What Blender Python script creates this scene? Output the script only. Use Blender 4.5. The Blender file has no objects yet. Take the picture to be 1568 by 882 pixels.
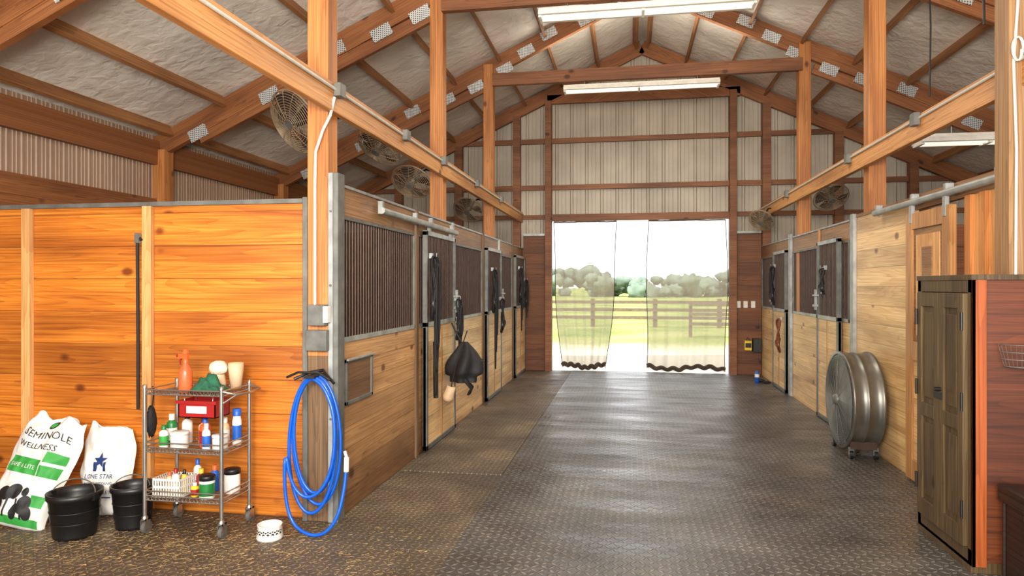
import bpy, math, random
from mathutils import Vector, Matrix, noise
random.seed(4)
S=bpy.context.scene
try:
    S.view_settings.view_transform='Standard'
except Exception: pass

# ---------------------------------------------------------------- helpers
def lin(c):
    r=[]
    for v in c[:3]:
        v/=255.0
        r.append(v/12.92 if v<=.04045 else ((v+.055)/1.055)**2.4)
    return (r[0],r[1],r[2],1)
def newmat(name):
    m=bpy.data.materials.new(name); m.use_nodes=True; nt=m.node_tree; nt.nodes.clear()
    o=nt.nodes.new('ShaderNodeOutputMaterial'); b=nt.nodes.new('ShaderNodeBsdfPrincipled')
    nt.links.new(b.outputs[0],o.inputs[0]); return m,nt,b
def setin(nt,sock,v):
    if hasattr(v,'is_linked') or isinstance(v,bpy.types.NodeSocket): nt.links.new(v,sock)
    else: sock.default_value=v
def MA(nt,op,a,b=None,c=None):
    n=nt.nodes.new('ShaderNodeMath'); n.operation=op
    setin(nt,n.inputs[0],a)
    if b is not None: setin(nt,n.inputs[1],b)
    if c is not None: setin(nt,n.inputs[2],c)
    return n.outputs[0]
def CB(nt,x,y,z):
    n=nt.nodes.new('ShaderNodeCombineXYZ')
    for i,v in enumerate((x,y,z)): setin(nt,n.inputs[i],v)
    return n.outputs[0]
def NO(nt,vec,scale,detail=4,dist=0,rough=.5):
    n=nt.nodes.new('ShaderNodeTexNoise'); nt.links.new(vec,n.inputs['Vector'])
    n.inputs['Scale'].default_value=scale; n.inputs['Detail'].default_value=detail
    n.inputs['Distortion'].default_value=dist; n.inputs['Roughness'].default_value=rough
    return n.outputs[0]
def RAMP(nt,fac,stops):
    n=nt.nodes.new('ShaderNodeValToRGB'); nt.links.new(fac,n.inputs[0]); e=n.color_ramp.elements
    while len(e)<len(stops): e.new(.5)
    for i,(p,c) in enumerate(stops): e[i].position=p; e[i].color=c
    return n.outputs[0]
def MIX(nt,fac,a,b,mode='MIX'):
    n=nt.nodes.new('ShaderNodeMix'); n.data_type='RGBA'; n.blend_type=mode
    setin(nt,n.inputs[0],fac); setin(nt,n.inputs[6],a); setin(nt,n.inputs[7],b); return n.outputs[2]
def BUMP(nt,b,h,strength,dist=.01):
    n=nt.nodes.new('ShaderNodeBump'); nt.links.new(h,n.inputs['Height']); n.inputs['Strength'].default_value=strength
    n.inputs['Distance'].default_value=dist; nt.links.new(n.outputs[0],b.inputs['Normal'])
def POS(nt):
    g=nt.nodes.new('ShaderNodeNewGeometry'); s=nt.nodes.new('ShaderNodeSeparateXYZ'); nt.links.new(g.outputs['Position'],s.inputs[0])
    return g.outputs['Position'],s.outputs[0],s.outputs[1],s.outputs[2]

def wood(name,cols,mode='h',plank=None,rough=.55,knots=True,gs=9,vary=.3,gap=.03,seed=0,low_dirt=False,ringw=.15):
    m,nt,b=newmat(name); P,x,y,z=POS(nt)
    if mode=='h': s=MA(nt,'ADD',x,y); c=z
    elif mode=='v': s=z; c=MA(nt,'ADD',x,y)
    elif mode=='y': s=y; c=MA(nt,'ADD',x,z)
    else:
        s=x; c=MA(nt,'ADD',z,MA(nt,'MULTIPLY',MA(nt,'ABSOLUTE',MA(nt,'SUBTRACT',x,.23)),.47))
    c=MA(nt,'ADD',c,seed*.37)
    if plank:
        q=MA(nt,'DIVIDE',c,plank); pid=MA(nt,'FLOOR',q); fr=MA(nt,'FRACT',q)
        w=nt.nodes.new('ShaderNodeTexWhiteNoise'); w.noise_dimensions='1D'; nt.links.new(pid,w.inputs['W']); pr=w.outputs[0]
        s=MA(nt,'ADD',s,MA(nt,'MULTIPLY',pr,17.0))
    else: pr=None; s=MA(nt,'ADD',s,seed*3.1)
    v1=CB(nt,MA(nt,'MULTIPLY',s,1.1),MA(nt,'MULTIPLY',c,gs*10),0.0)
    n1=NO(nt,v1,1,6,.2,.6)
    v2=CB(nt,MA(nt,'MULTIPLY',s,.32),MA(nt,'MULTIPLY',c,gs*.75),3.3)
    n2=NO(nt,v2,1,1.5,.15)
    # growth-ring lines
    saw=MA(nt,'FRACT',MA(nt,'MULTIPLY',n2,21.0))
    sv=MA(nt,'POWER',saw,2.2)
    fac=MA(nt,'SUBTRACT',MA(nt,'ADD',n1,ringw*.3),MA(nt,'MULTIPLY',sv,ringw))
    col=RAMP(nt,fac,[(.2,lin(cols[0])),(.5,lin(cols[1])),(.78,lin(cols[2]))])
    v3=CB(nt,MA(nt,'MULTIPLY',s,.6),MA(nt,'MULTIPLY',c,4.0),9.1)
    blot=RAMP(nt,NO(nt,v3,1,4),[(.3,(.58,.5,.45,1)),(.56,(1.04,1.04,1.04,1))])
    col=MIX(nt,1.0,col,blot,'MULTIPLY')
    if knots:
        vo=nt.nodes.new('ShaderNodeTexVoronoi'); vo.inputs['Scale'].default_value=1
        nt.links.new(CB(nt,MA(nt,'MULTIPLY',s,2.3),MA(nt,'MULTIPLY',c,3.4),1.7),vo.inputs['Vector'])
        k=RAMP(nt,vo.outputs['Distance'],[(.07,(.2,.09,.05,1)),(.14,(1,1,1,1))])
        col=MIX(nt,.85,col,k,'MULTIPLY')
    if pr is not None:
        val=MA(nt,'MULTIPLY_ADD',pr,vary,1-vary*.5)
        hs=nt.nodes.new('ShaderNodeHueSaturation'); nt.links.new(col,hs.inputs['Color']); nt.links.new(val,hs.inputs['Value']); col=hs.outputs[0]
        g=RAMP(nt,fr,[(0,(.12,.07,.04,1)),(gap,(1,1,1,1))])
        col=MIX(nt,1.0,col,g,'MULTIPLY')
        BUMP(nt,b,MA(nt,'ADD',MA(nt,'MULTIPLY',fac,.15),MA(nt,'GREATER_THAN',fr,gap)),.5,.006)
    else: BUMP(nt,b,fac,.3,.003)
    if low_dirt:
        dz=MA(nt,'ADD',z,MA(nt,'MULTIPLY',NO(nt,P,2.5,4),.45))
        d=RAMP(nt,dz,[(.28,(.34,.29,.25,1)),(1.0,(1,1,1,1))]); col=MIX(nt,1.0,col,d,'MULTIPLY')
    nt.links.new(col,b.inputs['Base Color']); b.inputs['Roughness'].default_value=rough
    return m
def plain(name,c,rough=.5,metal=0,nz=.15,scale=12,bump=0,emit=0,trans=0,alpha=1):
    m,nt,b=newmat(name); P,x,y,z=POS(nt)
    n=NO(nt,P,scale,5); L=lin(c)
    a=tuple(v*(1-nz) for v in L[:3])+(1,); d=tuple(min(1,v*(1+nz)) for v in L[:3])+(1,)
    nt.links.new(RAMP(nt,n,[(.3,a),(.7,d)]),b.inputs['Base Color'])
    b.inputs['Roughness'].default_value=rough; b.inputs['Metallic'].default_value=metal
    if bump: BUMP(nt,b,n,bump,.01)
    if emit: b.inputs['Emission Color'].default_value=L; b.inputs['Emission Strength'].default_value=emit
    if trans: b.inputs['Transmission Weight'].default_value=trans
    return m

# materials
W_front=wood('wood_front_wall',[(138,68,14),(198,114,32),(224,148,58)],'h',.235,.45,gs=7,vary=.3)
W_low=wood('wood_stall_low',[(140,98,56),(190,144,92),(216,176,124)],'h',.15,.5,gs=8,low_dirt=True)
W_lowR=wood('wood_stall_low_pale',[(184,140,86),(220,180,122),(240,212,160)],'h',.18,.42,gs=8,seed=3,vary=.2)
W_head=wood('wood_header',[(96,62,36),(142,102,64),(170,130,90)],'y',None,.5)
W_inset=wood('wood_feed_door',[(70,46,28),(112,78,48),(140,104,68)],'y',None,.5)
W_stud=wood('wood_stud',[(170,112,56),(212,158,96),(230,186,128)],'v',None,.5,knots=False)
W_post=wood('wood_post',[(128,74,32),(184,118,60),(206,144,84)],'v',None,.55)
W_postd=wood('wood_post_weathered',[(66,48,32),(110,84,58),(134,106,76)],'v',None,.7)
W_postu=wood('wood_post_near',[(100,72,44),(146,110,72),(170,134,92)],'v',None,.6)
W_beam=wood('wood_beam',[(140,90,46),(196,138,80),(218,164,108)],'y',None,.5)
W_raft=wood('wood_rafter',[(92,52,24),(146,90,48),(174,116,68)],'r',None,.6)
W_purl=wood('wood_purlin',[(112,70,36),(164,112,66),(188,136,86)],'y',None,.6,knots=False)
W_girt=wood('wood_girt',[(92,54,28),(134,84,50),(158,106,66)],'h',None,.6)
W_dark=wood('wood_far_lining',[(72,40,18),(112,66,34),(138,86,46)],'h',.2,.6)
W_side=wood('wood_side_lining',[(90,50,24),(136,82,42),(162,104,60)],'h',.22,.6)
W_door=wood('wood_door_frame',[(132,86,42),(182,130,76),(204,158,104)],'v',None,.45)
W_cab=wood('wood_cabinet_weathered',[(32,23,12),(78,60,34),(112,92,58)],'v',None,.5,gs=12)
W_cabr=wood('wood_cabinet_red',[(50,24,10),(92,44,18),(116,60,28)],'h',.5,.5,gs=6,vary=.1,gap=.004)
W_cabs=wood('wood_cabinet_stile',[(100,42,12),(150,72,24),(170,90,38)],'v',None,.5)
GALV=plain('galvanized_steel',(156,158,156),.42,.45,.3,7)
GALVD=plain('galvanized_dull',(110,110,105),.5,.4,.3,9)
def plate_mat():
    m,nt,b=newmat('truss_plate_steel'); P,x,y,z=POS(nt)
    k=42.0
    fx=MA(nt,'SUBTRACT',MA(nt,'FRACT',MA(nt,'MULTIPLY',x,k)),.5); fz=MA(nt,'SUBTRACT',MA(nt,'FRACT',MA(nt,'MULTIPLY',MA(nt,'ADD',z,MA(nt,'MULTIPLY',x,.2)),k)),.5)
    d=MA(nt,'ADD',MA(nt,'MULTIPLY',fx,fx),MA(nt,'MULTIPLY',fz,fz))
    nt.links.new(RAMP(nt,d,[(.05,lin((50,46,42))),(.12,lin((214,216,214)))]),b.inputs['Base Color'])
    b.inputs['Roughness'].default_value=.35; b.inputs['Metallic'].default_value=.3; return m
PLATE=plate_mat()
CHROME=plain('chrome_wire',(180,178,172),.28,.9,.1)
BAR=plain('grille_bar',(74,58,50),.45,.5,.2)
BLACK=plain('black_plastic',(22,21,22),.4,0,.3,8)
BLACKM=plain('black_nylon',(24,22,24),.7,0,.3,30)
RUBW=plain('caster_grey',(90,88,82),.5)
WHITE=plain('white_plastic',(225,222,214),.4,0,.06)
WHITEM=plain('white_enamel',(232,228,215),.4,0,.08)
TUBE=plain('fluorescent_tube',(255,248,230),.4,0,0,emit=.7)
CONDUIT=plain('conduit_grey',(200,196,186),.4,.2,.1)
BLUEH=plain('blue_hose',(8,84,190),.3,0,.12)
BLUE=plain('blue_plastic',(30,90,180),.4)
NAVY=plain('navy_print',(20,50,110),.6)
GREEN=plain('green_print',(50,150,60),.6,0,.1)
GREENC=plain('green_cloth',(28,88,62),.85,0,.35,30,.4)
DKGREEN=plain('green_bottle',(30,110,50),.35)
ORANGE=plain('orange_plastic',(228,92,40),.35)
ORL=plain('orange_liquid',(235,105,60),.25,trans=.2)
RED=plain('red_plastic',(150,24,22),.4)
YEL=plain('yellow_plastic',(225,190,40),.4)
TAN=plain('tan_plastic',(214,180,145),.45,0,.12)
CREAM=plain('cream_bristle',(225,210,185),.8,0,.2,60,.5)
BROWN=plain('brown_leather',(110,52,24),.5,0,.3)
INK=plain('black_print',(20,20,20),.6)
SACK=plain('woven_sack_white',(222,220,214),.55,0,.08,10,.25)
WICK=wood('dark_wicker',[(14,9,7),(36,22,16),(56,36,26)],'h',.035,.5,knots=False,gs=60,gap=.25)

def siding_mat(name,c1,c2):
    m,nt,b=newmat(name); P,x,y,z=POS(nt)
    n=NO(nt,CB(nt,MA(nt,'MULTIPLY',x,1.0),MA(nt,'MULTIPLY',y,1.0),MA(nt,'MULTIPLY',z,1.0)),1.3,5)
    nt.links.new(RAMP(nt,n,[(.3,lin(c1)),(.7,lin(c2))]),b.inputs['Base Color']); b.inputs['Roughness'].default_value=.45; return m
SIDE=siding_mat('metal_siding_offwhite',(164,152,134),(198,186,166))
SIDE2=siding_mat('metal_siding_pinkish',(150,120,98),(172,142,118))
def ceil_mat():
    m,nt,b=newmat('ceiling_insulation'); P,x,y,z=POS(nt)
    n=NO(nt,P,1.1,4,.4); n2=NO(nt,P,9,3,.5)
    col=RAMP(nt,n,[(.3,lin((218,210,198))),(.7,lin((250,243,230)))])
    nt.links.new(col,b.inputs['Base Color']); b.inputs['Roughness'].default_value=.4
    BUMP(nt,b,MA(nt,'ADD',n,MA(nt,'MULTIPLY',n2,.3)),.8,.08); return m
CEIL=ceil_mat()
def floor_mat(name,c1,c2,c3,rlo,rhi,dirt,S_=20.0):
    m,nt,b=newmat(name); P,x,y,z=POS(nt)
    n=NO(nt,P,1.3,6,.3,.6)
    n2=NO(nt,P,45,3)
    f=MA(nt,'ADD',MA(nt,'MULTIPLY',n,.7),MA(nt,'MULTIPLY',n2,.3))
    col=RAMP(nt,f,[(.34,lin(c1)),(.52,lin(c2)),(.68,lin(c3))])
    cx=MA(nt,'MULTIPLY',x,S_); cy=MA(nt,'MULTIPLY',y,S_)
    par=MA(nt,'MODULO',MA(nt,'ADD',MA(nt,'ADD',MA(nt,'FLOOR',cx),MA(nt,'FLOOR',cy)),1000.0),2.0)
    fx=MA(nt,'SUBTRACT',MA(nt,'FRACT',cx),.5); fy=MA(nt,'SUBTRACT',MA(nt,'FRACT',cy),.5)
    sg=MA(nt,'MULTIPLY_ADD',par,2.0,-1.0)
    yy=MA(nt,'MULTIPLY',fy,sg)
    al=MA(nt,'ABSOLUTE',MA(nt,'ADD',fx,yy)); ac=MA(nt,'ABSOLUTE',MA(nt,'SUBTRACT',fx,yy))
    d=MA(nt,'ADD',MA(nt,'MULTIPLY',ac,2.6),MA(nt,'MULTIPLY',al,.9))
    loz=RAMP(nt,d,[(.5,(1,1,1,1)),(.9,(0,0,0,1))])
    col=MIX(nt,1.0,col,RAMP(nt,loz,[(0,(.55,.53,.51,1)),(1,(1.5,1.48,1.45,1))]),'MULTIPLY')
    nt.links.new(col,b.inputs['Base Color'])
    nr=NO(nt,CB(nt,MA(nt,'MULTIPLY',x,.6),MA(nt,'MULTIPLY',y,2.2),0.0),1.5,5,.5)
    r=RAMP(nt,nr,[(.35,(rlo,)*3+(1,)),(.65,(rhi,)*3+(1,))]); nt.links.new(r,b.inputs['Roughness'])
    b.inputs['Specular IOR Level'].default_value=.85
    big=NO(nt,CB(nt,MA(nt,'MULTIPLY',x,.6),MA(nt,'MULTIPLY',y,1.6),0.0),1.2,2)
    BUMP(nt,b,MA(nt,'ADD',MA(nt,'ADD',loz,MA(nt,'MULTIPLY',n2,.5)),MA(nt,'MULTIPLY',big,9.0)),1.0,.007)
    return m
MATM=floor_mat('rubber_mat_black',(60,57,54),(92,88,84),(130,125,118),.26,.48,0)
FLRM=floor_mat('dusty_floor_tread',(62,50,37),(106,90,69),(150,132,103),.42,.7,0,24.0)

class B:
    def __init__(s,name): s.name=name; s.v=[]; s.f=[]; s.mi=[]; s.sm=[]; s.mats=[]; s.M=Matrix.Identity(4)
    def idx(s,m):
        if m not in s.mats: s.mats.append(m)
        return s.mats.index(m)
    def add(s,vs,fs,mat,smooth=False):
        o=len(s.v); i=s.idx(mat)
        for p in vs: s.v.append(tuple(s.M@Vector(p)))
        for f in fs: s.f.append([a+o for a in f]); s.mi.append(i); s.sm.append(smooth)
    def box(s,x0,x1,y0,y1,z0,z1,mat,c=None):
        vs=[(x,y,z) for z in (z0,z1) for y in (y0,y1) for x in (x0,x1)]
        s.add(vs,[(0,2,3,1),(4,5,7,6),(0,1,5,4),(2,6,7,3),(0,4,6,2),(1,3,7,5)],mat)
    def beam(s,p0,p1,w,h,mat,up=(0,0,1)):
        p0=Vector(p0);p1=Vector(p1);d=(p1-p0).normalized();u=Vector(up);r=d.cross(u).normalized();u=r.cross(d)
        vs=[]
        for p in (p0,p1):
            for a,b_ in ((-1,-1),(1,-1),(1,1),(-1,1)): vs.append(p+r*a*w/2+u*b_*h/2)
        s.add(vs,[(3,2,1,0),(4,5,6,7),(0,1,5,4),(1,2,6,5),(2,3,7,6),(3,0,4,7)],mat)
    def cyl(s,p0,p1,r,mat,r1=None,n=14,caps=True):
        r1=r if r1 is None else r1
        p0=Vector(p0);p1=Vector(p1);d=(p1-p0).normalized();a=d.orthogonal().normalized();b_=d.cross(a)
        vs=[p0+(a*math.cos(t)+b_*math.sin(t))*r for t in [2*math.pi*i/n for i in range(n)]]
        vs+=[p1+(a*math.cos(t)+b_*math.sin(t))*r1 for t in [2*math.pi*i/n for i in range(n)]]
        s.add(vs,[(i,(i+1)%n,n+(i+1)%n,n+i) for i in range(n)],mat,True)
        if caps: s.add(vs,[list(range(n))[::-1],list(range(n,2*n))],mat)
    def tube(s,pts,r,mat,n=8,closed=False,flat=1):
        P=[Vector(p) for p in pts]; N=len(P); vs=[]; pa=None
        for i,p in enumerate(P):
            if closed: d=P[(i+1)%N]-P[i-1]
            else: d=P[min(i+1,N-1)]-P[max(i-1,0)]
            if d.length<1e-7: d=Vector((0,0,1))
            d.normalize()
            if pa is None: a=d.orthogonal().normalized()
            else:
                a=pa-d*pa.dot(d)
                a=a.normalized() if a.length>1e-5 else d.orthogonal().normalized()
            pa=a; b_=d.cross(a)
            for k in range(n):
                t=2*math.pi*k/n; vs.append(p+(a*math.cos(t)*flat+b_*math.sin(t))*r)
        fs=[]
        for i in range(N if closed else N-1):
            j=(i+1)%N
            for k in range(n): fs.append((i*n+k,i*n+(k+1)%n,j*n+(k+1)%n,j*n+k))
        s.add(vs,fs,mat,True)
        if not closed: s.add(vs,[list(range(n))[::-1],list(range((N-1)*n,N*n))],mat)
    def ring(s,c,R,r,mat,axis=(0,0,1),n=32,k=6,ry=None):
        c=Vector(c);d=Vector(axis).normalized();a=d.orthogonal().normalized();b_=d.cross(a)
        s.tube([c+a*math.cos(t)*R+b_*math.sin(t)*(ry or R) for t in [2*math.pi*i/n for i in range(n)]],r,mat,k,True)
    def lathe(s,prof,c,mat,n=28,axis=(0,0,1),smooth=True):
        c=Vector(c);d=Vector(axis).normalized();a=d.orthogonal().normalized();b_=d.cross(a); vs=[]
        for r,h in prof:
            for i in range(n):
                t=2*math.pi*i/n; vs.append(c+d*h+(a*math.cos(t)+b_*math.sin(t))*max(r,1e-4))
        fs=[]
        for j in range(len(prof)-1):
            for i in range(n): fs.append((j*n+i,j*n+(i+1)%n,(j+1)*n+(i+1)%n,(j+1)*n+i))
        s.add(vs,fs,mat,smooth)
    def grid(s,fn,nu,nv,mat,smooth=True):
        vs=[fn(i/nu,j/nv) for j in range(nv+1) for i in range(nu+1)]
        fs=[(j*(nu+1)+i,j*(nu+1)+i+1,(j+1)*(nu+1)+i+1,(j+1)*(nu+1)+i) for j in range(nv) for i in range(nu)]
        s.add(vs,fs,mat,smooth)
    def blob(s,c,r,mat,amp=.15,fr=2,seg=16,sq=(1,1,1)):
        c=Vector(c)
        def f(u,v):
            t=u*2*math.pi; p=v*math.pi
            d=Vector((math.sin(p)*math.cos(t),math.sin(p)*math.sin(t),math.cos(p)))
            k=r*(1+amp*noise.noise(d*fr+c*3)+amp*.5*noise.noise(d*fr*3+c*5))
            return c+Vector((d.x*sq[0],d.y*sq[1],d.z*sq[2]))*k
        s.grid(f,seg,seg//2+2,mat)
    def text(s,txt,size,fn,mat,align='CENTER',ext=0):
        cu=bpy.data.curves.new('t','FONT'); cu.body=txt; cu.size=size; cu.align_x=align; cu.resolution_u=2
        o=bpy.data.objects.new('t',cu); bpy.context.collection.objects.link(o)
        dg=bpy.context.evaluated_depsgraph_get(); me=bpy.data.meshes.new_from_object(o.evaluated_get(dg))
        s.add([fn(v.co.x,v.co.y) for v in me.vertices],[list(p.vertices) for p in me.polygons],mat)
        bpy.data.objects.remove(o); bpy.data.meshes.remove(me)
    def done(s,bevel=0,recalc=True):
        me=bpy.data.meshes.new(s.name); me.from_pydata(s.v,[],s.f)
        for m in s.mats: me.materials.append(m)
        me.polygons.foreach_set('material_index',s.mi); me.polygons.foreach_set('use_smooth',s.sm); me.update()
        xs=[v[0] for v in s.v];ys=[v[1] for v in s.v];zs=[v[2] for v in s.v]
        c=Vector(((min(xs)+max(xs))/2,(min(ys)+max(ys))/2,min(zs)))
        me.transform(Matrix.Translation(-c))
        o=bpy.data.objects.new(s.name,me); o.location=c; bpy.context.collection.objects.link(o)
        if bevel:
            md=o.modifiers.new('bv','BEVEL'); md.width=bevel; md.segments=1; md.limit_method='ANGLE'; md.angle_limit=1.0
        return o

# ---------------------------------------------------------------- layout
XL,XR=-1.96,2.32; XC=.23; SL=-5.57; SR=6.03; YF=12.8; Y0=-3.0
PY=[4.42,7.3,10.1]
def R(x): return 3.38+.47*(5.8-abs(x-XC))

b=B('floor'); b.box(SL-.1,SR+.1,Y0,YF,-.1,0,FLRM); b.done()
b=B('rubber_floor_mats')
y=Y0+.1; 
while y<YF-.3:
    y1=min(y+1.22,YF-.06)
    x0=-1.05; h=.012+random.uniform(-.001,.001)
    vs=[(x0+.003,y+.002,h),(2.3,y+.002,h+random.uniform(-.002,.002)),(2.3,y1-.002,h),(x0+.003,y1-.002,h+random.uniform(-.002,.002))]
    b.add(vs+[(p[0],p[1],0.0005) for p in vs],[(0,1,2,3),(0,4,5,1),(1,5,6,2),(2,6,7,3),(3,7,4,0)],MATM)
    if y>4.5:
        vs=[(XL+.03,y+.002,.010),(x0-.003,y+.002,.011),(x0-.003,y1-.002,.010),(XL+.03,y1-.002,.011)]
        b.add(vs+[(p[0],p[1],0.0005) for p in vs],[(0,1,2,3),(0,4,5,1),(1,5,6,2),(2,6,7,3),(3,7,4,0)],FLRM)
    y+=1.22
b.done()

# roof
b=B('ceiling')
for sx,xe in ((-1,SL-.5),(1,SR+.5)):
    vs=[(XC,Y0,R(XC)),(xe,Y0,R(xe)),(xe,YF+.3,R(xe)),(XC,YF+.3,R(XC))]
    vs+=[(p[0],p[1],p[2]+.06) for p in vs]
    b.add(vs,[(0,1,2,3),(7,6,5,4),(0,4,5,1),(1,5,6,2),(2,6,7,3),(3,7,4,0)],CEIL)
b.done()
b=B('roof_purlins')
for sx in (-1,1):
    for k in range(9):
        dx=.12+k*.68; x=XC+sx*dx
        if abs(x-XC)>5.7: continue
        for a,c in ((Y0,1.45),(1.55,4.38),(4.46,7.26),(7.34,10.06),(10.14,YF-.06)):
            b.beam((x,a,R(x)-.075),(x,c,R(x)-.075),.04,.14,W_purl,up=(sx*.425,0,.905))
b.done()
# trusses
def truss(y,name='roof_truss',collar=True):
    b=B(name)
    for sx in (-1,1):
        xe=SL+.02 if sx<0 else SR-.02
        nrm=Vector((sx*.425,0,.905))
        a=Vector((XC,y,R(XC)-.16)); e=Vector((xe,y,R(xe)-.16))
        b.beam(a,e,.08,.24,W_raft,up=nrm)
        p0=Vector((XC+sx*2.3,y+.0,R(XC+sx*2.3)-.40)); p1=Vector((XC+sx*5.2,y,R(XC+sx*5.2)-.33))
        b.beam(p0,p1,.06,.14,W_raft,up=nrm)
        for dx,off in ((.3,.16),(.85,.2),(1.4,.12),(1.74,.2),(2.06,.3),(2.5,.34),(2.95,.3),(3.5,.2),(4.3,.3),(5.2,.28)):
            x=XC+sx*dx; c=Vector((x,y-.046,R(x)-off))
            d=Vector((sx*.905,0,-.425)); L=.12
            b.beam(c-d*L,c+d*L,.012,.14,PLATE,up=nrm)
    if collar: b.box(XL-.05,XR+.05,y-.12,y-.04,4.58,4.76,W_girt)
    b.box(XC-.1,XC+.1,y-.05,y+.05,R(XC)-.45,R(XC)-.05,W_raft)
    b.done()
for y in (1.5,)+tuple(PY): truss(y,collar=(y>2))
b=B('roof_truss')
y=YF-.12
for sx in (-1,1):
    xe=SL+.02 if sx<0 else SR-.02; nrm=Vector((sx*.425,0,.905))
    b.beam((XC,y,R(XC)-.16),(xe,y,R(xe)-.16),.08,.24,W_raft,up=nrm)
b.box(-1.5,1.95,y-.04,y+.04,4.98,5.14,W_raft); b.done()

# far gable wall with ribbed siding
def ribbed(b,coordfn,a0,a1,z0f,z1f,mat,pitch=.28,rw=.022,rd=.028):
    pts=[]; a=a0
    while a<a1:
        pts+= [(a,0),(a+rw,rd),(a+rw*2.2,rd),(a+rw*3.2,0)]
        for q in (.42,.68): pts+=[(a+pitch*q,0),(a+pitch*q+.006,.006),(a+pitch*q+.014,.006),(a+pitch*q+.02,0)]
        a+=pitch
    pts=[p for p in pts if p[0]<=a1]+[(a1,0)]
    for (p,dp),(q,dq) in zip(pts[:-1],pts[1:]):
        z0=z0f((p+q)/2)
        b.add([coordfn(p,dp,z0),coordfn(q,dq,z0),coordfn(q,dq,z1f(q)),coordfn(p,dp,z1f(p))],[(0,1,2,3)],mat)
DX0,DX1=-1.42,1.77
b=B('wall_far')
ribbed(b,lambda a,d,z:(a,YF-d,z),SL,SR,lambda a:2.86 if DX0<a<DX1 else 0,lambda a:R(a),SIDE)
b.box(XL,DX0,YF-.09,YF-.035,0,2.55,W_dark); b.box(DX1,XR,YF-.09,YF-.035,0,2.55,W_dark)
b.box(XL,DX0,YF-.11,YF-.09,2.53,2.57,GALV); b.box(DX1,XR,YF-.11,YF-.09,2.53,2.57,GALV)
for z in (3.43,4.3): b.box(SL,SR,YF-.1,YF-.035,z-.045,z+.045,W_girt)
b.box(SL,SR,YF-.1,YF-.035,2.84,2.92,W_girt)
for x in (-2.08,2.4,-3.2,3.6,-4.4,4.8): b.box(x-.07,x+.07,YF-.17,YF-.03,0,R(x)-.25,W_girt)
b.done()
b=B('trim_1')
for x in (DX0-.06,DX1+.06): b.box(x-.06,x+.06,YF-.2,YF-.0,0,R(x)-.27,W_girt)
b.box(DX0-.02,DX1+.02,YF-.15,YF+.02,2.80,2.92,W_girt)
b.done(.005)

b=B('wall_left')
ribbed(b,lambda a,d,z:(SL+d,a,z),Y0,YF,lambda a:2.5,lambda a:R(SL)-.0,SIDE2,.16,.009,.009)
b.box(SL-.05,SL-.005,Y0,YF,0,R(SL),SIDE2)
b.box(SL+.04,SL+.09,Y0,YF,0,2.62,W_side)
b.box(SL+.04,SL+.1,Y0,YF,3.02,3.3,W_raft)
for y in (1.5,)+tuple(PY): b.box(SL+.03,SL+.19,y-.08,y+.08,0,3.2,W_post)
b.done()
b=B('wall_right')
ribbed(b,lambda a,d,z:(SR-d,a,z),Y0,YF,lambda a:2.5,lambda a:R(SR)-.0,SIDE,.24,.016,.018)
b.box(SR+.005,SR+.05,Y0,YF,0,R(SR),SIDE)
b.box(SR-.09,SR-.04,Y0,YF,0,2.62,W_side)
b.box(SR-.1,SR-.04,Y0,YF,3.02,3.3,W_raft)
for y in (1.5,)+tuple(PY): b.box(SR-.19,SR-.03,y-.08,y+.08,0,3.2,W_post)
b.done()

# aisle posts
for y in (7.3,10.1):
    b=B('timber_post'); b.box(-2.155,-2.005,y-.075,y+.075,0,R(-2.08)-.1,W_post); b.done(.006)
    b=B('timber_post'); b.box(2.33,2.49,y-.08,y+.08,0,R(2.4)-.1,W_post); b.done(.006)
b=B('timber_post'); b.box(2.205,2.375,4.45,4.62,0,R(2.3)-.1,W_postu)
b.tube([(2.23,4.435,1.6),(2.235,4.435,2.4),(2.22,4.435,2.9),(2.245,4.435,3.3),(2.225,4.435,3.8),(2.24,4.435,4.9)],.009,CONDUIT)
b.tube([(2.235+.035*math.cos(t*.5)*(1-.02*t),4.42,2.98+.07*math.sin(t*.5)) for t in range(26)],.006,CONDUIT); b.done(.006)
# corner post w/ galvanized angle + electric
b=B('corner_post')
b.box(-2.155,-2.005,4.34,4.49,1.12,R(-2.08)-.1,W_post); b.box(-2.155,-2.005,4.34,4.49,0,1.12,W_postd)
b.box(-2.185,-2.15,4.325,4.36,0,2.2,GALVD); b.box(-2.0,-1.965,4.325,4.36,0,2.36,GALV); b.box(-1.965,-1.93,4.33,4.44,0,2.36,GALVD)
for z in (.3,.7,1.6,2.1): b.cyl((-1.98,4.325,z),(-1.98,4.315,z),.008,GALVD,n=8)
b.box(-2.12,-2.0,4.27,4.338,1.33,1.47,GALVD); b.box(-2.01,-1.975,4.265,4.32,1.35,1.46,WHITE)
b.box(-2.14,-1.99,4.28,4.338,1.16,1.3,GALVD)
b.tube([(-2.085,4.31,1.45),(-2.085,4.31,2.3),(-2.08,4.31,2.5),(-2.03,4.31,2.64),(-1.97,4.3,2.74),(-1.94,4.3,2.86)],.011,CONDUIT)
b.done(.003)
b=B('aisle_beam'); b.box(-2.003,-1.952,Y0,YF-.22,2.77,2.96,W_beam)
b.tube([(-1.94,0,2.915),(-1.94,YF-.25,2.915)],.011,CONDUIT)
for yy in (1.9,4.35,5.75,7.0,8.6,10.3): b.box(-1.95,-1.9,yy-.045,yy+.045,2.87,2.96,GALVD)
b.done(.003)
b=B('aisle_beam'); b.box(2.27,2.325,Y0,YF-.22,2.77,2.96,W_beam)
b.tube([(2.26,0,2.925),(2.26,YF-.25,2.925)],.011,CONDUIT)
for yy in (3.4,5.9,7.6,10.4): b.box(2.22,2.268,yy-.045,yy+.045,2.87,2.97,GALVD)
b.done(.003)

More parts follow.
